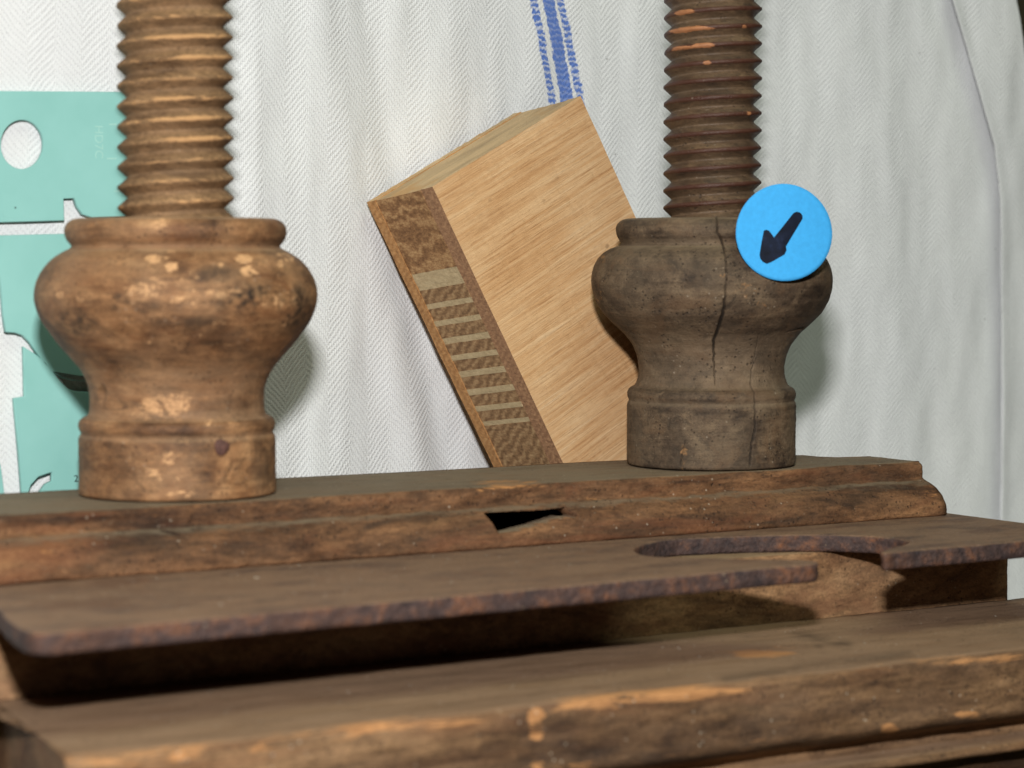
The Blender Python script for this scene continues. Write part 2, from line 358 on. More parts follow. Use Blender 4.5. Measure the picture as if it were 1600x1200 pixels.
def build_cloth():
    pleat = [(1470, -60), (1472, 0), (1499, 88), (1522, 175), (1539, 230), (1546, 287), (1550, 371), (1552, 500), (1551, 700), (1549, 1000)]
    edge = [(1563, -60), (1574, 0), (1580, 30), (1594, 120), (1622, 320), (1680, 700), (1700, 1000)]
    zs = np.concatenate([np.linspace(.19, TABLE+.022, 250), ])
    XL = -.16
    NA, NB, NCc = 520, 10, 60
    rows = []; uvs = []
    for z in zs:
        # photo y of this height on the cloth plane at a mid position
        y = proj(np.array([.09, ycl(.09), z]))[1]
        yr = proj(np.array([.32, ycl(.32), z]))[1]
        xe = oncl(crv(pleat, yr), yr)[0]; xr = oncl(crv(edge, yr), yr)[0]
        fl_ = [(oncl(crv(pp, y), y)[0], wd, a*.24) for pp, wd, a in FOLDS]
        pd = .0065
        xa = np.linspace(XL, xe+pd, NA); xb = np.linspace(xe+pd, xe, NB+2)[1:-1]; xc = np.linspace(xe, xr, NCc)
        def dep(x):
            d = 0
            for fx, wd, a in fl_: d -= a*math.exp(-((x-fx)/wd)**2)
            d += .0009*noise.fractal((x*22, z*9, 3.1), 1., 2., 3) + +.0005*noise.fractal((x*90, z*40, 9.1), 1., 2., 2)
            return d*(.3+.7*min(1., max(0., (x-.012)/.03)))
        row = []; uv = []; s = 0
        fade = min(1., max(0., (z-TABLE-.02)/.05))
        for x in xa:
            k = max(0., (x-(xe-.012))/(pd+.012))
            row.append((x, ycl(x)+dep(x)*fade+.003*k*k, z)); uv.append((x, z))
        ym = ycl(xe)+dep(xe)*fade
        for i, x in enumerate(xb):
            tt = (i+1)/(NB+1); row.append((x, ym+.003*(1-tt)-.0035*tt, z)); uv.append((2*(xe+pd)-x, z))
        for i, x in enumerate(xc):
            roll = math.exp(-((x-xe)/.003)**2)
            row.append((x, ycl(x)+dep(x)*fade-.0030-.0006*roll, z)); uv.append((x+2*pd, z))
        rows.append(row); uvs.append(uv)
    nc = len(rows[0])
    # round the bottom forward on to the table and run on under the press
    last = rows[-1]; lu = uvs[-1]
    for k in range(1, 13):
        a = k/12*math.pi/2; r_ = .02
        rows.append([(p[0], p[1]-r_*(1-math.cos(a)), TABLE+.002+r_*(1-math.sin(a))) for p in last]); uvs.append([(q[0], q[1]-r_*a) for q in lu])
    for k in range(1, 7):
        dy = k*.008
        rows.append([(p[0], p[1]-r_-dy, TABLE+.002) for p in last]); uvs.append([(q[0], q[1]-.0314-dy) for q in lu])
    V = np.array(rows).reshape(-1, 3)
    o = mesh_obj('tea_towel', V, grid_faces(len(rows), nc), M_cloth)
    at = o.data.attributes.new('weave', 'FLOAT_VECTOR', 'POINT')
    U = np.array(uvs).reshape(-1, 2); U3_ = np.concatenate([U, np.zeros((len(U), 1))], 1)
    at.data.foreach_set('vector', U3_.astype(np.float32).ravel())
    so = o.modifiers.new('thickness', 'SOLIDIFY'); so.thickness = .0006; so.offset = 1
    tag(o, 'white herringbone tea towel with woven blue stripes hung behind the press', 'tea towel')
    return o
build_cloth()
bk = mesh_obj('wall', [(-.6, .32, -.3), (1.2, .32, -.3), (1.2, .32, .7), (-.6, .32, .7)], [(0, 1, 2, 3)], M_wall, smooth=False); tag(bk, kind='structure')
tb = bpy.data.meshes.new('table')
bm = bmesh.new(); bmesh.ops.create_cube(bm, size=1, matrix=Matrix.Translation((.1, -.02, TABLE-.012)) @ Matrix.Diagonal((.9, .66, .02, 1)))
bm.to_mesh(tb); bm.free(); tb.materials.append(M_wall)
tbo = bpy.data.objects.new('table', tb); col.objects.link(tbo); tag(tbo, kind='structure')

# ------------------------------------------------------------------ moulded upper beam
def build_beam():
    XL, XR = -.0565, .1915
    # outline (x, y, outward normal x, y, how far the moulding runs out here)
    out = []
    nF = 640
    for x in np.linspace(XL, XR, nF): out.append((x, YF, 0, -1, 1.))
    out[0] = (XL, YF, -1, -1, 1.); out[-1] = (XR, YF, 1, -1, 1.)
    for y in np.linspace(YF, -.0050, 34)[1:]: out.append((XR, y, 1, 0, 1.))
    back = [(.1910, -.0044, 0.), (.186, -.0038, 0), (.1815, -.0026, 0), (.1788, .0015, 0), (.1785, .0072, 0), (.172, .0100, 0), (.162, .0125, 0), (.150, .0160, 0), (.140, .0178, 0), (.128, .0192, 0)]
    for x, y, m in back: out.append((x, y, 0, 0, 0.))
    for x in np.linspace(.12, XL, 60): out.append((x, YBACK+.0006*math.sin(x*60), 0, 1, 0.))
    for y in np.linspace(YBACK, YF, 34)[1:-1]: out.append((XL, y, -1, 0, 1.))
    out = np.array(out); n = len(out)
    # profile: (outward offset, z)
    prof = [(-.0022, -.0001), (-.0012, 0), (-.0007, -.0001), (-.0003, -.0004), (0, -.0009)]
    prof += [(0, z) for z in np.linspace(-.0014, -.0041, 8)]
    prof += [(.0002, -.0043), (.0005, -.0045), (.0009, -.0047)]
    a0 = .42
    for a in np.linspace(a0, math.pi/2, 22)[1:]:
        prof.append((.0009+.0059*(math.sin(a)-math.sin(a0))/(1-math.sin(a0)), -.0047-.0072*(math.cos(a0)-math.cos(a))/math.cos(a0)))
    prof += [(.0069, -.0123), (.0067, ZP+.0003), (.0064, ZP+.00005), (-.004, ZP+.00005)]
    V = []; lev = []
    for o_, z in prof:
        k = np.where(out[:, 4] > 0, o_, np.minimum(o_, 0)*.0)
        kx = np.where(out[:, 2] > 0, np.where(k > 0, k*.25, k), k)
        V.append(np.stack([out[:, 0]+out[:, 2]*kx, out[:, 1]+out[:, 3]*k, np.full(n, z)], 1)); lev += [z]*n
    V = np.concatenate(V); lev = np.array(lev); nr = len(prof)
    px, py, _ = proj(V)
    fr = np.tile((out[:, 1] <= YF+.0001) | (out[:, 0] > .19), nr)
    N1 = fbm(V*np.array([.35, 1, 1]), 160, 4); N2 = fbm(V*np.array([.5, 1, 1]), 700, 3)
    V[:, 1] += np.where(fr, (.00050*N1 + .00022*N2), 0) * np.where(lev > -.0002, .3, 1)
    V[:, 2] += np.where(fr, .00022*N1, 0)*np.where(lev > ZP+.001, 1, 0)*np.where(lev > -.00005, .25, 1)
    # worn-off stretches of the top edge
    ed = fr & (lev < -.00005) & (lev > -.0012)
    V[ed, 1] += .0006*np.clip(N1[ed]*1.6, 0, 1)
    # broken-out hollow between fillet and ovolo
    hole = [(756, 801), (800, 799), (850, 797), (872, 794), (884, 792), (893, 798), (905, 806), (914, 800), (902, 809), (884, 808), (866, 814), (838, 823), (803, 832), (781, 836), (770, 818)]
    vis = np.tile(out[:, 1] <= YF+.0001, nr)
    ins = inpoly(px, py, hole) & vis
    d, _t = polydist(px, py, hole+[hole[0]])
    hp = np.array(hole+[hole[0]], float); hs = np.concatenate([hp[i]+(hp[i+1]-hp[i])*np.linspace(0, 1, 60)[:, None] for i in range(len(hole))])
    hs += np.stack([np.zeros(len(hs)), [1.3*noise.noise((x*.23, y*.1, 1.)) for x, y in hs]], 1)
    deep = np.where(ins, np.clip(d/1.2, 0, 1), 0)
    
    dusty = np.clip(.25+.5*N1, 0, 1)*.35
    worn = np.where(fr & (lev < -.0001) & (lev > -.0012), .26, 0) + np.where(fr & (lev < -.0040) & (lev > -.0052), .12, 0)
    spots = [(100, 812, 260, 16, .2), (60, 865, 130, 40, .28), (810, 758, 60, 10, .55), (850, 790, 110, 14, .34), (900, 785, 55, 12, .45), (1310, 815, 120, 4, .3), (965, 815, 35, 18, .35),
             (1455, 780, 18, 25, .3), (420, 800, 160, 14, .14), (640, 800, 120, 14, .1), (1250, 745, 200, 12, .08)]
    worn = np.maximum(worn, paint(V, spots)*vis)
    
    crack = paint(V, [(330, 865, 110, 22, .35), (700, 815, 90, 22, .45), (1270, 785, 220, 22, .25), (1120, 800, 60, 16, .3), (560, 850, 120, 20, .2), (990, 830, 60, 18, .35)])*vis*np.clip(.5+.8*N1, 0, 1)
    for pts, wd, dp in [([(252, 829), (283, 838), (300, 850), (325, 868)], 2.6, .0004), ([(1240, 850), (1252, 838), (1262, 832)], 1.6, .0003)]:
        dd, tt = polydist(px, py, pts); m = np.clip(1-dd/wd, 0, 1)*vis*(1-.7*tt); V[:, 1] += m*dp; crack = np.maximum(crack, m*.75)
    def hole_face(f):
        i = list(f)
        if not (740 < px[i[0]] < 925 and 780 < py[i[0]] < 845): return False
        return vis[i].all() and bool(inpoly(np.array([px[i].mean()]), np.array([py[i].mean()]), hole)[0])
    faces = grid_faces(nr, n, True)
    faces = [f[::-1] for f in faces if not hole_face(f)]
    faces.append(tuple(range(n)))               # top
    faces.append(tuple(range((nr-1)*n, nr*n))[::-1])
    o = mesh_obj('moulded_beam', V, faces, M_beam, None, True, {'worn': worn, 'dusty': dusty, 'crack': crack})
    o.data.materials[0] = M_beam
    bm = bmesh.new(); bm.from_mesh(o.data); bmesh.ops.recalc_face_normals(bm, faces=bm.faces)
    ng = [f for f in bm.faces if len(f.verts) > 4]
    rim = [e for e in bm.edges if e.is_boundary]
    for v in {v for e in rim for v in e.verts}:
        qx, qy, _w = proj(np.array(v.co)); k = np.argmin((hs[:, 0]-qx)**2+(hs[:, 1]-qy)**2); q = ony(hs[k, 0], hs[k, 1], v.co.y); v.co.x, v.co.z = q[0], q[2]
    ex = bmesh.ops.extrude_edge_only(bm, edges=rim)
    for g in ex['geom']:
        if isinstance(g, bmesh.types.BMVert): g.co.y += .0065; g.co.z -= .0002
    bmesh.ops.triangulate(bm, faces=ng); bm.to_mesh(o.data); bm.free()
    for p in o.data.polygons: p.use_smooth = len(p.vertices) == 4
    tag(o, 'brown moulded wooden beam with a broken hollow in its front, under both turned nuts', 'beam')
build_beam()

# ------------------------------------------------------------------ rusty iron plate with its cut-out
def build_plate():
    P = lambda x, y: tuple(onz(x, y, ZP)[:2])
    fl_, frr = P(75, 988), P(1600, 845)
    pts = [(-.0600, .014), (-.0605, -.02), P(-12, 944), P(0, 954), P(14, 970), P(32, 983), P(52, 989), P(80, 989)]
    pts += [P(300, 968), P(700, 932), P(1000, 905), P(1276, 880.5), P(1281, 877.5), P(1262, 875), P(1160, 873), P(1060, 871), P(1015, 869), P(996, 864.5), P(991, 858), P(1002, 851), P(1030, 845), P(1060, 841.5), P(1160, 837.5),
            P(1240, 835.5), P(1296, 835.5), P(1360, 837.5), P(1400, 841), P(1422, 846), P(1412, 851), P(1390, 856), P(1375, 862), P(1382, 864.5), P(1400, 862), P(1500, 853.5), frr, (.196, frr[1]+.001), (.1975, frr[1]+.003), (.1983, -.02), (.198, .014)]
    # resample
    res = []
    for i in range(len(pts)):
        a = np.array(pts[i]); b = np.array(pts[(i+1) % len(pts)]); L = np.linalg.norm(b-a); k = max(1, int(L/.0009))
        for j in range(k): res.append(a+(b-a)*j/k)
    res = np.array(res); n = len(res)
    # smooth lightly
    for _ in range(2): res = .5*res + .25*np.roll(res, 1, 0) + .25*np.roll(res, -1, 0)
    tg = np.roll(res, -1, 0)-np.roll(res, 1, 0); tg /= np.linalg.norm(tg, axis=1)[:, None]; nm = np.stack([tg[:, 1], -tg[:, 0]], 1)
    area = .5*np.sum(res[:, 0]*np.roll(res[:, 1], -1)-np.roll(res[:, 0], -1)*res[:, 1])
    if area < 0: nm = -nm
    V = []
    rings = [(-.0006, 0), (-.00025, -.0001), (0, -.0004)] + [(0, -z) for z in np.linspace(.0009, TP-.0006, 5)] + [(-.0003, -TP+.0001), (-.0008, -TP)]
    for o_, dz in rings:
        jit = fbm(np.concatenate([res*1, np.full((n, 1), dz*1.5)], 1), 420, 4)
        q = res + nm*(o_+.00028*jit)[:, None]
        V.append(np.concatenate([q, np.full((n, 1), ZP+dz)], 1))
    V = np.concatenate(V)
    faces = grid_faces(len(rings), n, True); faces.append(tuple(range(n))); faces.append(tuple(range((len(rings)-1)*n, len(rings)*n))[::-1])
    o = mesh_obj('iron_plate', V, faces, M_rust)
    bm = bmesh.new(); bm.from_mesh(o.data); bmesh.ops.recalc_face_normals(bm, faces=bm.faces)
    bmesh.ops.triangulate(bm, faces=[f for f in bm.faces if len(f.verts) > 4]); bm.to_mesh(o.data); bm.free()
    for p in o.data.polygons: p.use_smooth = len(p.vertices) == 4
    tag(o, 'rusty dust-covered iron plate with a curved cut-out, clamped under the moulded beam', 'plate')
build_plate()

# ------------------------------------------------------------------ lower block and front rail
base = empty('press_base', (.07, -.03, TABLE+.002)); tag(base, 'heavy brown wooden press base with a front rail worn orange along its edge', 'press base')
BO = np.array(base.location)
def extrude_x(name, prof, x0, x1, nx, mat, wear=None, spots=(), slant=None, amp=.0003, cracks=()):
    prof = np.array(prof); npf = len(prof)
    xs = np.linspace(x0, x1, nx); V = []
    for x in xs: V.append(np.stack([np.full(npf, x), prof[:, 0], prof[:, 1]], 1))
    V = np.concatenate(V)
    if slant: V[:, 0] += np.where(V[:, 0] < x0+.0001, slant(V[:, 1]), 0)
    N1 = fbm(V*np.array([.3, 1, 1]), 150, 4); N2 = fbm(V*np.array([.5, 1, 1]), 650, 3)
    V[:, 1] += amp*N1+amp*.35*N2; V[:, 2] += (amp*.5*N1)*(V[:, 2] > TABLE+.006)
    wn = np.tile(np.array(wear if wear is not None else [0]*npf), nx) + paint(V, spots) if (wear is not None or spots) else np.zeros(len(V))
    px, py, _ = proj(V); crack = np.zeros(len(V))
    for pts, wd, s in cracks:
        dd, tt = polydist(px, py, pts); crack = np.maximum(crack, np.clip(1-dd/wd, 0, 1)*s*np.clip(.6+1.3*N1+.9*N2, 0, 1))
    faces = grid_faces(nx, npf, True); faces.append(tuple(range(npf))[::-1]); faces.append(tuple(range((nx-1)*npf, nx*npf)))
    o = mesh_obj(name, V - BO, faces, mat, base, True, {'worn': wn, 'dusty': np.clip(.15+.5*N1, 0, 1), 'crack': crack})
    bm = bmesh.new(); bm.from_mesh(o.data); bmesh.ops.recalc_face_normals(bm, faces=bm.faces)
    bmesh.ops.triangulate(bm, faces=[f for f in bm.faces if len(f.verts) > 4]); bm.to_mesh(o.data); bm.free()
    for p in o.data.polygons: p.use_smooth = len(p.vertices) == 4
    return o
def seg(a, b, n): return [tuple(np.array(a)+(np.array(b)-np.array(a))*t) for t in np.linspace(0, 1, n, endpoint=False)]
ztop = ZP-TP-.00005; zbot = TABLE+.002
bp = [(YBLK+.0005, ztop), (YBLK+.0001, ztop-.0004)] + seg((YBLK, ztop-.001), (YBLK, zbot), 40) + [(YBLK, zbot), (.0140, zbot), (.0140, ztop)] + seg((.0140, ztop), (YBLK+.0005, ztop), 30)[1:]
extrude_x('block', bp, -.066, .1990, 300, M_block, None, [(1340, 900, 60, 30, .05)], amp=.0002)
rp = seg((YBLK-.0004, ZB), (YRAIL+.0016, ZB), 46) + [(YRAIL+.0009, ZB-.0002), (YRAIL+.0004, ZB-.0006), (YRAIL+.0001, ZB-.0012)]
nt_ = len(rp)
rp += seg((YRAIL, ZB-.0018), (YRAIL, ZB-.0128), 26) + [(YRAIL+.0004, ZB-.0134), (YRAIL+.0012, ZB-.0140)]
nf_ = len(rp)
rp += seg((YRAIL+.0030, ZB-.0150), (YRAIL+.0085, ZB-.0172), 6) + seg((YRAIL+.0085, ZB-.0175), (YRAIL+.0085, ZB-.0196), 3)
for a in np.linspace(math.pi/2, -math.pi/2, 9): rp.append((YRAIL+.0062-.0045*math.cos(a), ZB-.0212+.0015*math.sin(a)))
rp += [(YRAIL+.0085, ZB-.0232), (YRAIL+.0085, zbot), (YBLK-.0004, zbot)]
wr = [0.]*len(rp)
for i in range(nt_-4, nt_): wr[i] = .34
for i in range(nt_, nt_+2): wr[i] = .26
for i in range(nf_-4, nf_): wr[i] = .30
extrude_x('rail', rp, -.0660, .235, 420, M_rail, wr,
          [(1030, 1090, 190, 24, .36), (1090, 1085, 110, 16, .42), (838, 1135, 16, 30, .75), (838, 1190, 16, 14, .6), (300, 1182, 260, 20, .20), (660, 1133, 160, 12, .2), (1190, 1022, 60, 8, .7), (1230, 1010, 30, 8, .45),
           (1500, 1030, 130, 9, .16), (1390, 1140, 14, 10, .5), (1510, 1115, 22, 8, .5)],
          slant=lambda y: (y+.0567)/.055*.0095+.0052, amp=.0004,
          cracks=[([(1240, 988), (1275, 998), (1325, 1008)], 11, .55), ([(1270, 995), (1285, 1018)], 8, .5), ([(760, 1150), (1010, 1118), (1190, 1105)], 9, .4), ([(1130, 1062), (1280, 1040), (1420, 1022)], 10, .45)])

# ------------------------------------------------------------------ turned nuts
def dense(prof, step=.00035):
    p = np.array(prof); L = np.concatenate([[0], np.cumsum(np.hypot(*np.diff(p, axis=0).T))])
    s = np.linspace(0, L[-1], int(L[-1]/step)); q = np.stack([np.interp(s, L, p[:, 0]), np.interp(s, L, p[:, 1])], 1)
    for _ in range(3):
        q[1:-1] = .5*q[1:-1]+.25*q[:-2]+.25*q[2:]
    return q
camang = math.atan2(-FW[1], -FW[0])
def angles(nd=520, nb=90, half=1.75):
    return np.concatenate([np.linspace(-half, half, nd, endpoint=False), np.linspace(half, 2*math.pi-half, nb, endpoint=False)])+camang
def px_profile(rows, scale, ybase, tilt_up):
    # rows: (half width px, y px) from top to bottom; ellipse front sag ignored
    return [(r/scale, (ybase-y)/scale) for r, y in rows]
def build_nut(name, centre, scale, ybase, rows, mat, bore, spots, cracks, label, dents=(), dark=()):
    prof = px_profile(rows, scale, ybase, 0)
    H = prof[0][1]
    prof = [(bore, H-.0001), (bore+.001, H)] + prof + [(prof[-1][0]-.0006, .0001), (bore, .0001)]
    q = dense(prof); A = angles(); nc = len(A)
    r = q[:, 0][:, None]; z = np.repeat(q[:, 1][:, None], nc, 1)
    V = np.stack([r*np.cos(A)[None], r*np.sin(A)[None], z], 2).reshape(-1, 3)
    W = V + np.asarray(centre)
    N1 = fbm(V, 90, 4); N2 = fbm(V*np.array([1, 1, 1.5]), 600, 3)
    rad = V[:, :2]/np.linalg.norm(V[:, :2], axis=1)[:, None]
    dr = .00016*N1+.00006*N2
    px, py, _ = proj(W); vis = (V[:, :2]@(-FW[:2])) > 0
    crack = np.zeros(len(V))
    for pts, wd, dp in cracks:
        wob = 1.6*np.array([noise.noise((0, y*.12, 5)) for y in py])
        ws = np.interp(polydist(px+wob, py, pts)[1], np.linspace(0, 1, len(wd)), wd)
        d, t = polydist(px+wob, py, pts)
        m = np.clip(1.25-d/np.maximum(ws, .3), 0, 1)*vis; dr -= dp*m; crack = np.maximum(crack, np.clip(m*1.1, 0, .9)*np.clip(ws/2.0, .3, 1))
    for x, y, rx, ry, dp in dents:
        m = np.clip(1-(((px-x)/rx)**2+((py-y)/ry)**2), 0, 1)*vis; dr -= dp*m
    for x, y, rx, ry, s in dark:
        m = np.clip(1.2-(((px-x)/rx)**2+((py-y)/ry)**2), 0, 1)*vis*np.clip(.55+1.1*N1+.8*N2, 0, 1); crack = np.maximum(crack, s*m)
    V[:, :2] += rad*dr[:, None]
    worn = paint(W, spots)*vis
    # dust lies in the grooves
    slope = np.gradient(q[:, 0]); conc = np.gradient(np.gradient(np.convolve(q[:, 0], np.ones(7)/7, 'same')))
    dusty = np.repeat(np.clip(conc*6e4, 0, 1), nc)*.9+np.clip(.25+N1*.7, 0, .7)
    root = empty(name, centre); tag(root, label, 'nut', 'turned wooden nuts on the press')
    # split in the turned members: collar, body, ring, foot
    zs = q[:, 1]; rr_ = q[:, 0]
    z_col, z_ring, z_foot = [(ybase-y)/scale for y in SPLIT[name_key]]
    def idx(zv, lo=0): return int(np.argmin(np.abs(zs[len(zs)//8:-len(zs)//6]-zv)))+len(zs)//8
    cuts = [0, idx(z_col), idx(z_ring), idx(z_foot), len(zs)-1]
    for k, pn in enumerate(('collar', 'body', 'ring', 'foot')):
        i0, i1 = cuts[k], cuts[k+1]
        sl = slice(i0*nc, (i1+1)*nc)
        fc = [f[::-1] for f in grid_faces(i1-i0+1, nc, True)]
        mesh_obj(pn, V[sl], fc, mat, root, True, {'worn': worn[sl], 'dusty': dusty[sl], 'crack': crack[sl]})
    return root
SPLIT = {'l': (381, 644, 670.5), 'r': (383.5, 603, 625)}
rows_l = [(146, 337), (156, 338), (164, 342), (169.5, 348), (171.5, 355), (171, 364), (168, 372), (162, 378), (159, 380.5), (162, 383.5), (172, 388), (183, 394.5), (193, 402), (204, 414), (212, 428), (217.5, 444), (219, 457), (217.5, 470),
          (214, 482), (208, 496), (198, 511), (187, 526), (175, 540), (161, 556), (149, 570), (141.5, 585), (137, 598), (135, 612), (135, 630), (136.5, 641), (138, 643.5), (144, 645), (149, 648), (152, 654), (152, 661), (150, 667), (146.5, 670.5), (150, 673), (152.5, 676), (153, 720), (153.5, 760), (153, 770)]
rows_r = [(126, 342), (137, 343), (144, 347), (149, 354), (149.5, 361), (147.5, 370), (142, 379), (140, 383.5), (145, 385), (156, 388), (168, 395), (177, 404), (183, 416), (186.5, 428), (187.5, 440), (185.5, 455), (180, 472), (170, 489), (153, 506), (136, 521), (123, 538), (116, 555), (113, 572), (114, 588), (117.5, 598), (119, 602), (125, 604), (129.5, 608), (131.5, 614), (130.5, 621), (127, 625), (130.5, 627), (131.5, 630), (131.5, 680), (131.5, 724)]
rows_l = [(r, y+5) for r, y in rows_l[:-1]] + [(153, 770)]      # half the ellipse sag of the nearer foot
SPLIT['l'] = tuple(y+5 for y in SPLIT['l'])
S_L = F/D0; S_R = F/.6125
cL = np.array([0, 0, 0.]); cR = onz(1111, 725, 0); cR[2] = 0
_r = random.Random(21)
Lsp = [(_r.uniform(190, 470), _r.gauss(452, 34), _r.uniform(3, 15), _r.uniform(2, 6), _r.uniform(.25, .5)) for _ in range(70)] + [(240, 405, 16, 8, .5), (268, 415, 12, 8, .6), (380, 405, 18, 10, .6), (387, 425, 14, 12, .55), (438, 412, 7, 9, .6), (452, 404, 10, 7, .5), (250, 445, 18, 10, .5), (218, 458, 22, 22, .45),
       (290, 470, 28, 10, .5), (338, 462, 22, 10, .5), (432, 470, 3.5, 9, .7), (440, 474, 3.5, 8, .7), (460, 470, 5, 7, .6), (92, 455, 14, 14, .42), (125, 467, 7, 7, .5), (243, 505, 60, 40, .2),
       (262, 630, 55, 22, .42), (235, 650, 60, 8, .3), (265, 715, 22, 14, .42), (262, 745, 40, 8, .3), (285, 772, 30, 8, .45), (345, 660, 50, 7, .25), (237, 737, 14, 14, .35), (252, 350, 22, 14, .45), (370, 352, 40, 10, .2),
       (300, 690, 30, 12, .25), (150, 570, 20, 10, .15)]
name_key = 'l'
nutL = build_nut('turned_nut', cL, S_L, 770, rows_l, M_nut_l, .01235, Lsp,
    [], 'tan turned wooden nut with pale worn patches, in front of the teal template', dents=[(160, 615, 7, 14, .0010)],
    dark=[(160, 615, 8, 16, .35), (395, 468, 66, 32, .95), (180, 470, 28, 15, .9), (455, 480, 36, 42, .95), (300, 505, 70, 14, .6), (110, 505, 44, 26, .7), (330, 430, 44, 16, .6), (230, 480, 30, 10, .6), (150, 700, 25, 40, .4), (410, 720, 20, 50, .4), (200, 655, 60, 8, .4), (270, 534, 5, 4, .6), (345, 595, 3, 3, .5)])
# nail in the foot of the left nut
def build_nail():
    pos = None; q = ray(347, 699); d2 = np.dot(q[:2], q[:2]); b = np.dot(C[:2], q[:2]); R_ = 153.2/S_L
    t = (-b-math.sqrt(b*b-d2*(np.dot(C[:2], C[:2])-R_**2)))/d2; P = C+q*t
    nrm = np.array([P[0], P[1], 0]); nrm /= np.linalg.norm(nrm); tx = np.cross(Z3, nrm)
    V = []; n = 18
    for rr, h in ((.00175, -.0004), (.00165, .0001), (.0013, .00030), (.0006, .00036), (.00001, .00036)):
        for k in range(n):
            a = 2*math.pi*k/n; j = 1+.08*math.sin(3*a+1)
            V.append(P+nrm*h+(tx*math.cos(a)+Z3*math.sin(a))*rr*j)
    mesh_obj('nail', np.array(V), grid_faces(5, n, True), M_iron, nutL)
build_nail()
name_key = 'r'
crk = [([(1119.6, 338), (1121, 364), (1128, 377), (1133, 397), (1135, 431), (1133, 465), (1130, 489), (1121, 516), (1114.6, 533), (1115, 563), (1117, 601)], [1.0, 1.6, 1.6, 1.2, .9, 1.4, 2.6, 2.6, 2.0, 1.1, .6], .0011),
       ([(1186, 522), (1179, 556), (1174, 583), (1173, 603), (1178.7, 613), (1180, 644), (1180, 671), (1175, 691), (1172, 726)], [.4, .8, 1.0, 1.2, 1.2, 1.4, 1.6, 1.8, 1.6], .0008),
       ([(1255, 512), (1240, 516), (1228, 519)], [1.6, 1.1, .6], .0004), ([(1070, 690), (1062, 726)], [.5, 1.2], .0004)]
Rsp = [(940, 405, 10, 10, .6), (975, 415, 20, 8, .3), (1165, 455, 25, 18, .42), (1190, 475, 12, 8, .5), (935, 465, 8, 14, .5), (1010, 602, 40, 4, .4), (1068, 715, 8, 25, .55), (1130, 425, 8, 30, .45), (1020, 480, 30, 12, .3)]
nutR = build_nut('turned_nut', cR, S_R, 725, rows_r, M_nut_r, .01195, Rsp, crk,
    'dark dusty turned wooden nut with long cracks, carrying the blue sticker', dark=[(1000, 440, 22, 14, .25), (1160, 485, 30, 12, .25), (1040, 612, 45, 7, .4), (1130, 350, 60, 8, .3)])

# ------------------------------------------------------------------ wooden screws
def build_screw(centre, S, rmaj, depth, pitch, zlo, zhi, phase, mat, spots, label, chips, crestw):
    ns = 120; per = 18
    a = np.linspace(0, 2*math.pi, ns+1)+math.pi/2
    k0 = math.floor((zlo)/pitch*per); k1 = math.ceil((zhi)/pitch*per)
    V = []; cr = []; ro = []
    for k in range(k0-per, k1+1):
        t = (k % per)/per; tri = 1-abs(2*t-1)
        s = min(1., max(0., (tri-.06)/.83)); s = s if s < .9 else .9+.1*math.sin((s-.9)/.1*math.pi/2)
        z = k/per*pitch + pitch*(a-math.pi/2)/(2*math.pi) + phase
        r = np.full(ns+1, rmaj-depth*(1-s))
        V.append(np.stack([r*np.cos(a), r*np.sin(a), np.clip(z, zlo, zhi)], 1)); cr += [s]*(ns+1); ro += [s]*(ns+1)
    n = len(V); V = np.concatenate(V); cr = np.array(cr)
    N1 = fbm(V, 140, 3); N2 = fbm(V, 800, 3)
    chip = np.clip(fbm(V*np.array([1, 1, .6]), 210, 3)*1.2-.25, 0, 1)*np.clip((cr-.6)/.4, 0, 1)
    rad = V[:, :2]/np.linalg.norm(V[:, :2], axis=1)[:, None]
    V[:, :2] += rad*(.00008*N1+.00006*N2-chips*chip)[:, None]
    W = V+np.asarray(centre); vis = (V[:, :2]@(-FW[:2])) > 0
    worn = np.clip((cr-.72)/.2, 0, 1)*crestw + paint(W, spots)*vis*np.clip((cr-.5)/.4, 0, 1)
    dusty = np.clip((.55-cr)/.5, 0, 1)*.8+np.clip(N1*.4, 0, .4)
    o = mesh_obj('threaded_screw', V, [f[::-1] for f in grid_faces(n, ns+1)], mat, None, True, {'worn': worn, 'dusty': dusty, 'crest': np.clip((cr-.5)/.4, 0, 1), 'crack': np.clip(chip*.0, 0, 1)}, None)
    o.location = tuple(centre); tag(o, label, 'screw', 'wooden screws standing on the press')
    return o
# crest heights measured at the left-hand outline
PL = 31.1/S_L; PR = 26.7/S_R
def crest_phase(cy, yb, S, pitch, ang_left):
    zc = (yb-cy)/S
    return zc - pitch*((ang_left-math.pi/2) % (2*math.pi))/(2*math.pi) - .5*pitch
angl = math.atan2(-R3[1], -R3[0])
build_screw(cL, S_L, 89.5/S_L, 15.0/S_L, PL, .0004, .19, crest_phase(322, 770-5, S_L, PL, angl) % PL, M_thr_l,
    [(270, 180, 90, 8, .45), (300, 212, 60, 9, .45), (250, 150, 60, 6, .4), (280, 55, 70, 8, .3), (320, 90, 40, 8, .3)],
    'tan threaded wooden screw rising from the pale worn nut at the left', .00022, .32)
build_screw(cR, S_R, 76./S_R, 12.5/S_R, PR, .0004, .19, crest_phase(325, 724, S_R, PR, angl) % PR, M_thr_r,
    [(1085, 48, 45, 9, 1.0), (1100, 73, 22, 10, 1.0), (1068, 78, 20, 8, .9), (1070, 20, 20, 8, .9), (1105, 98, 8, 5, .9), (1163, 43, 5, 6, .9), (1170, 177, 5, 5, .8)],
    'dark brown threaded wooden screw rising behind the blue sticker', .00028, .12)

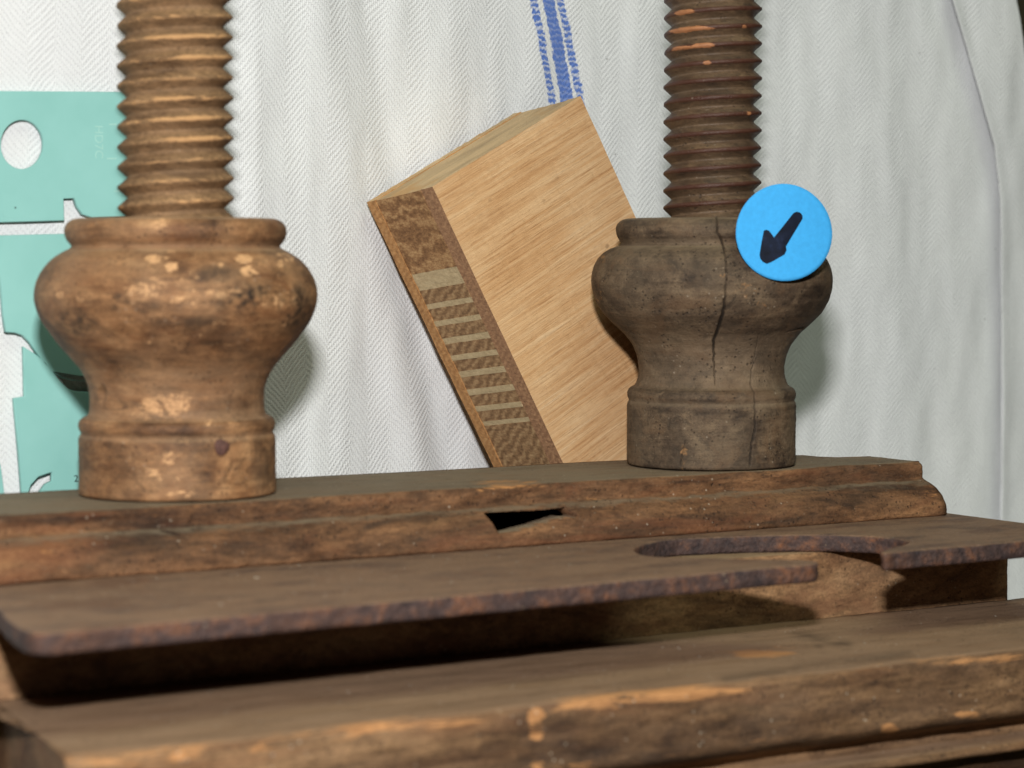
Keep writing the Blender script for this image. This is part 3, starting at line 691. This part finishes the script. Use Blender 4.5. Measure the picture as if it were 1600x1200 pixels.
# ------------------------------------------------------------------ blockboard offcut
def build_board():
    RB = np.array([[.41644, -.87845, .23432], [.68078, .47212, .56003], [-.60259, -.0737, .79464]])   # its three edges in the camera's frame
    A, B, Cc = [v[0]*R3+v[1]*U3+v[2]*F3 for v in RB]
    L, Wb, Th = .07597, .05369, .02833
    low = atd(878.3, 720.3, .620); tl = low-A*L
    # length until the lowest corner reaches the table
    cs = [tl, tl+B*Wb, tl+Cc*Th, tl+B*Wb+Cc*Th]
    Ltot = max((p[2]-(TABLE+.0026))/(-A[2]) for p in cs[:1]) if A[2] < 0 else .15
    Ltot = min((p[2]-(TABLE+.0027))/(-A[2]) for p in cs)
    root = empty('blockboard_offcut')
    Xa, Ya, Za = B, Cc, -A
    if np.dot(np.cross(Xa, Ya), Za) < 0: Ya = Cc
    org = tl+A*Ltot
    mw = Matrix(((Xa[0], Ya[0], Za[0], org[0]), (Xa[1], Ya[1], Za[1], org[1]), (Xa[2], Ya[2], Za[2], org[2]), (0, 0, 0, 1)))
    root.matrix_world = mw
    print('board', Ltot, Wb, Th, 'det', mw.to_3x3().determinant(), 'low corner', org)
    tag(root, 'pale blockboard offcut standing tilted behind the dark nut, striped core showing', 'wood block')
    rnd = random.Random(3)
    def slab(name, x0, x1, y0, y1, z0, z1, mat, jag=.00015, nx=1, mat2=None, topmat=None):
        # box with slightly ragged edges, subdivided along its long edges
        bm = bmesh.new()
        bmesh.ops.create_cube(bm, size=1, matrix=Matrix.Translation(((x0+x1)/2, (y0+y1)/2, (z0+z1)/2)) @ Matrix.Diagonal((x1-x0, y1-y0, z1-z0, 1)))
        if nx > 1:
            bmesh.ops.subdivide_edges(bm, edges=bm.edges[:], cuts=nx, use_grid_fill=True)
            for v in bm.verts:
                p = v.co
                n_ = Vector((noise.noise((p.x*700, p.y*700, p.z*700)), noise.noise((p.x*700+9, p.y*700, p.z*700)), noise.noise((p.x*700, p.y*700+7, p.z*700))))
                v.co += n_*jag
        bm.normal_update()
        me = bpy.data.meshes.new(name); bm.to_mesh(me); bm.free(); me.materials.append(mat)
        if mat2: me.materials.append(mat2)
        if topmat: me.materials.append(topmat)
        for p in me.polygons:
            n = p.normal
            if mat2 and n.x < -.7: p.material_index = 1
            if topmat and n.z > .7: p.material_index = len(me.materials)-1
        o = bpy.data.objects.new(name, me); col.objects.link(o); o.parent = root
        return o
    tv = Th*.05; tv2 = Th*.135; H = Ltot
    slab('face_veneer', 0, Wb, 0, tv, 0, H, M_ven, .00010, 40, M_redv, M_sawn)
    slab('cross_ply', .0001, Wb, tv, tv+tv2, 0, H-.0001, M_redv, .00012, 30, M_redv, M_sawn)
    slab('back_veneer', -.0002, Wb, Th-Th*.13, Th, 0, H, M_orv, .00020, 40, M_orv, M_sawn)
    # core strips from the top down: fractions of the visible end face (photo y on the end face)
    ys = [('b', 322, 431), ('p', 431, 456), ('b', 456, 478), ('p', 478, 483), ('b', 483, 504), ('p', 504, 509), ('b', 509, 530), ('p', 530, 537), ('b', 537, 557), ('p', 557, 562), ('b', 562, 582), ('p', 582, 588),
          ('b', 588, 610), ('p', 610, 616), ('b', 616, 636), ('p', 636, 641), ('b', 641, 660), ('p', 660, 664), ('b', 664, 693)]
    ys = [(q, y0-(1.4 if q == 'p' and y1-y0 < 12 else -1.4 if q == 'b' and 456 < y0 < 700 and y0 != 456 else 0), y1+(1.4 if q == 'p' and y1-y0 < 12 else -1.4 if q == 'b' and y1 < 670 and y0 >= 456 else 0)) for q, y0, y1 in ys]
    vis = L
    k = vis/(722-304.)
    for kind, y0, y1 in ys:
        z1 = H-(y0-318)*k*1.02; z0 = H-(y1-318)*k*1.02
        if y0 == 322: z1 = H-.0002
        ins = rnd.uniform(0, .00018)
        nm = 'core_strip' if kind == 'b' else 'pale_strip'
        big = (y1-y0) > 80
        slab(nm, ins, Wb-.0001, tv+tv2, Th-Th*.13, z0, z1, (M_end2 if big else M_end) if kind == 'b' else M_pale, .00012, 10 if big else 5, None, M_sawn if big else None)
    slab('core_strip', .0001, Wb-.0001, tv+tv2, Th-Th*.13, 0, H-(693-318)*k*1.02, M_end, .0002, 14)
build_board()

# ------------------------------------------------------------------ teal drawing template
def build_template():
    n = np.array([0.0, -1, .012]); n = n/np.linalg.norm(n); P0 = np.array([0, .0478, .03])
    ex = np.array([1., 0, 0]); ey = np.cross(n, ex)*-1
    if ey[2] < 0: ey = -ey
    nz_ = np.cross(ex, ey)
    def L2(x, y): q = onplane(x, y, P0, n)-P0; return (np.dot(q, ex), np.dot(q, ey))
    zb = (TABLE+.0028-P0[2])/ey[2]
    mw = Matrix(((ex[0], ey[0], nz_[0], P0[0]), (ex[1], ey[1], nz_[1], P0[1]), (ex[2], ey[2], nz_[2], P0[2]), (0, 0, 0, 1)))
    tl, tr = L2(-150, 142), L2(300, 145.5)
    cu = bpy.data.curves.new('template', 'CURVE'); cu.dimensions = '2D'; cu.fill_mode = 'BOTH'; cu.extrude = .0006; cu.bevel_depth = .00012; cu.bevel_resolution = 0
    def spline(pts):
        s = cu.splines.new('POLY'); s.points.add(len(pts)-1); s.use_cyclic_u = True
        for q, p in zip(s.points, pts): q.co = (p[0], p[1], 0, 1)
    spline([(tl[0], zb), (tr[0], zb), tr, tl])
    spline([L2(33+34*math.cos(t), 226+39*math.sin(t)) for t in np.linspace(0, 2*math.pi, 48, endpoint=False)])
    spline([L2(*p) for p in [(-100, 350), (98, 344), (97, 310), (114.5, 309), (119, 322), (127, 334), (142, 339), (220, 336), (220, 360), (103, 366), (-100, 371)]])
    spline([L2(*p) for p in [(-60, 440), (-2, 428), (1, 455), (4, 490), (8, 518), (22, 519), (34, 523), (45, 534), (56, 550), (67, 566), (80, 580), (97, 590), (115, 594), (180, 596), (180, 612), (135, 613), (115, 612), (104, 608), (92, 596), (80, 581), (68, 566), (55, 555), (36, 543), (37, 580), (38, 620), (21, 623), (28, 700), (34, 775), (32, 800), (8, 800), (0, 735), (-20, 640), (-60, 560)]])
    spline([L2(*p) for p in [(40, 775), (46, 757), (58, 744), (80, 736), (80, 752), (70, 757), (62, 768), (58, 785)]])
    o = bpy.data.objects.new('tmp', cu); col.objects.link(o); dg = bpy.context.evaluated_depsgraph_get()
    me = bpy.data.meshes.new_from_object(o.evaluated_get(dg)); bpy.data.objects.remove(o)
    me.materials.clear(); me.materials.append(M_teal)
    root = bpy.data.objects.new('drawing_template', me); col.objects.link(root); root.matrix_world = mw
    tag(root, 'teal plastic drawing template with cut-out shapes behind the pale worn nut', 'template')
    def text(body, px, py, size, rot, mat, name):
        c2 = bpy.data.curves.new('t', 'FONT'); c2.body = body; c2.size = size; c2.align_x = 'CENTER'; c2.align_y = 'CENTER'; c2.extrude = .00002
        o2 = bpy.data.objects.new('tmp', c2); col.objects.link(o2); dg = bpy.context.evaluated_depsgraph_get()
        m2 = bpy.data.meshes.new_from_object(o2.evaluated_get(dg)); bpy.data.objects.remove(o2)
        m2.materials.clear(); m2.materials.append(mat)
        p = bpy.data.objects.new(name, m2); col.objects.link(p); p.parent = root
        u, v = L2(px, py); p.location = (u, v, .00076*(1 if np.dot(nz_, -FW) > 0 else -1)); p.rotation_euler = (0, 0, rot)
        return p
    text('HD7C', 152, 222, .0029, -math.pi/2, M_print, 'lettering')
    text('2', 117, 748, .0022, 0, M_blackprint, 'lettering')
    for x0, x1, y in ((168, 180, 194.5), (165, 180, 248), (176, 190, 299)):
        u0, v0 = L2(x0, y); u1, v1 = L2(x1, y); h = .00018; zf = .00073
        mesh_obj('tick_mark', [(u0, v0-h, zf), (u1, v1-h, zf), (u1, v1+h, zf), (u0, v0+h, zf), (u0, v0-h, zf+.00004), (u1, v1-h, zf+.00004), (u1, v1+h, zf+.00004), (u0, v0+h, zf+.00004)],
                 [(4, 5, 6, 7), (0, 1, 5, 4), (1, 2, 6, 5), (2, 3, 7, 6), (3, 0, 4, 7)], M_print, root, False)
build_template()

# ------------------------------------------------------------------ blue sticker with the drawn arrow
def build_sticker():
    def P(x, y, off=0.):
        d = .6125-.0322 + (x-1165)*.16e-3*.20 + (430-y)*.16e-3*.14
        d += 1.5e-3*max(0, (x-1215)/75)**2 - .0006*max(0, (y-400)/40)**2*0
        return atd(x, y, d-off)
    cx, cy = 1225, 363.5; V = []; n = 96; rings = 14
    for off in (0, -.00016):
        for k in range(rings+1):
            f = k/rings
            for j in range(n):
                a = 2*math.pi*j/n; wob = 1+.008*math.sin(2*a+.6)+.006*math.sin(3*a)
                V.append(P(cx+75*f*wob*math.cos(a), cy+76.3*f*wob*math.sin(a), off))
    m = (rings+1)*n
    fr = grid_faces(rings+1, n, True); f = list(fr) + [tuple(i+m for i in q)[::-1] for q in fr]
    e0 = rings*n
    for j in range(n): k = (j+1) % n; f.append((e0+j, e0+k, m+e0+k, m+e0+j))
    org = P(cx, cy)
    o = mesh_obj('round_sticker', np.array(V), f, M_blue, None, True, None, org)
    bm = bmesh.new(); bm.from_mesh(o.data); bmesh.ops.remove_doubles(bm, verts=bm.verts, dist=1e-7); bmesh.ops.recalc_face_normals(bm, faces=bm.faces); bm.to_mesh(o.data); bm.free()
    tag(o, 'round blue paper sticker with a black hand-drawn arrow, stuck on the dark nut', 'sticker')
    # arrow drawn with a marker
    sh = []
    ax, ay = 1214, 376; bx, by = 1245.5, 339.5; r = 8.6; ang = math.atan2(by-ay, bx-ax)
    for t in np.linspace(ang-math.pi/2, ang+math.pi/2, 14): sh.append((bx+r*math.cos(t), by+r*math.sin(t)))
    out = sh[::-1]
    head_l = [(1209.5, 371), (1206, 366), (1201.6, 360.5), (1197, 358.8), (1193.5, 360.5), (1190, 378), (1186.8, 398), (1188, 404), (1192, 409), (1198, 412), (1204, 410), (1226, 397.5), (1229, 391), (1228, 385), (1224, 382), (1219.5, 382)]
    poly = out + head_l
    # out runs from one side of the shaft round its end to the other; make order consistent
    c2 = bpy.data.curves.new('a', 'CURVE'); c2.dimensions = '2D'; c2.fill_mode = 'BOTH'
    pts = poly
    bm = bmesh.new(); vs_ = [bm.verts.new((x, -y, 0)) for x, y in pts]; bm.faces.new(vs_)      # drawn flat, then laid on the paper
    bmesh.ops.triangulate(bm, faces=bm.faces[:])
    for _k in range(4):
        bmesh.ops.subdivide_edges(bm, edges=[e for e in bm.edges if e.calc_length() > 5], cuts=1, use_grid_fill=False)
        bmesh.ops.triangulate(bm, faces=[f for f in bm.faces if len(f.verts) > 3])
    for v in bm.verts: v.co = Vector(tuple(P(v.co.x, -v.co.y, .00014)-org))
    ext = bmesh.ops.extrude_face_region(bm, geom=bm.faces[:])
    tv = Vector(tuple(F3*.00009))
    for g in ext['geom']:
        if isinstance(g, bmesh.types.BMVert): g.co += tv
    bmesh.ops.recalc_face_normals(bm, faces=bm.faces)
    me = bpy.data.meshes.new('arrow'); bm.to_mesh(me); bm.free(); me.materials.append(M_ink)
    ao = bpy.data.objects.new('arrow', me); col.objects.link(ao); ao.parent = o
build_sticker()

# ------------------------------------------------------------------ crumbs and dust grains lying on the press
def build_crumbs():
    V = []; Fc = []
    rnd = random.Random(11)
    def grain(p, r, flat=.6, elong=1.):
        b0 = len(V); a = rnd.uniform(0, 3.1)
        ico = [(1, 0, 0), (-1, 0, 0), (0, 1, 0), (0, -1, 0), (0, 0, 1), (0, 0, -1)]
        for x, y, z in ico:
            j = rnd.uniform(.7, 1.2); x2, y2 = x*elong, y
            V.append((p[0]+r*j*(x2*math.cos(a)-y2*math.sin(a)), p[1]+r*j*(x2*math.sin(a)+y2*math.cos(a)), p[2]+r*j*z*flat+r*flat*.5))
        for q in ((0, 2, 4), (2, 1, 4), (1, 3, 4), (3, 0, 4), (2, 0, 5), (1, 2, 5), (3, 1, 5), (0, 3, 5)): Fc.append(tuple(b0+i for i in q))
    spots = [(345, 945, 2, 2.5), (370, 898, 1.2, 2), (400, 903, 2, 3), (540, 925, 1.2, 3), (705, 910, 1.5, 3), (780, 870, 1.4, 1.3), (840, 870, 1.4, 1.3), (1395, 840, 1.2, 1.3), (1425, 845, 1, 1)]
    for x, y, r, e in spots: grain(onz(x, y, ZP), r*.00014, .35, e)
    for x, y, r, e in [(237, 1083, 2.2, 3), (245, 1077, 1.5, 1), (205, 1082, 1.8, 4), (793, 1020, 3, 1.6), (1085, 1010, 1.6, 2), (1040, 1000, 1.4, 1), (955, 1027, 1.2, 1.5), (900, 1050, 1, 1), (1060, 1012, 1.5, 3), (1385, 955, 1, 1.2), (620, 1050, 1.2, 1)]:
        grain(onz(x, y, ZB), r*.00014, .4, e)
    for _ in range(150):
        x, y = rnd.uniform(-.055, .19), rnd.uniform(-.083, -.032)
        p = np.array([x, y, ZP])
        qx, qy, _w = proj(p)
        if 940 < qx < 1430 and qy < 882 or qx > 1240: continue
        grain(p, rnd.choice([.00007, .0001, .00013]), .5, rnd.uniform(1, 1.6))
    for _ in range(140): grain((rnd.uniform(-.055, .2), rnd.uniform(-.102, -.048), ZB+.0001), rnd.choice([.00008, .0001, .00015]), .5, rnd.uniform(1, 2))
    for _ in range(60): grain((rnd.uniform(-.04, .19), rnd.uniform(-.021, -.003), 0), rnd.choice([.00006, .00009]), .5, rnd.uniform(1, 1.6))
    o = mesh_obj('dust_crumbs', V, Fc, M_crumb, None, False); tag(o, 'pale dust grains and crumbs scattered over the plate and rail', 'dust', kind='stuff')
build_crumbs()
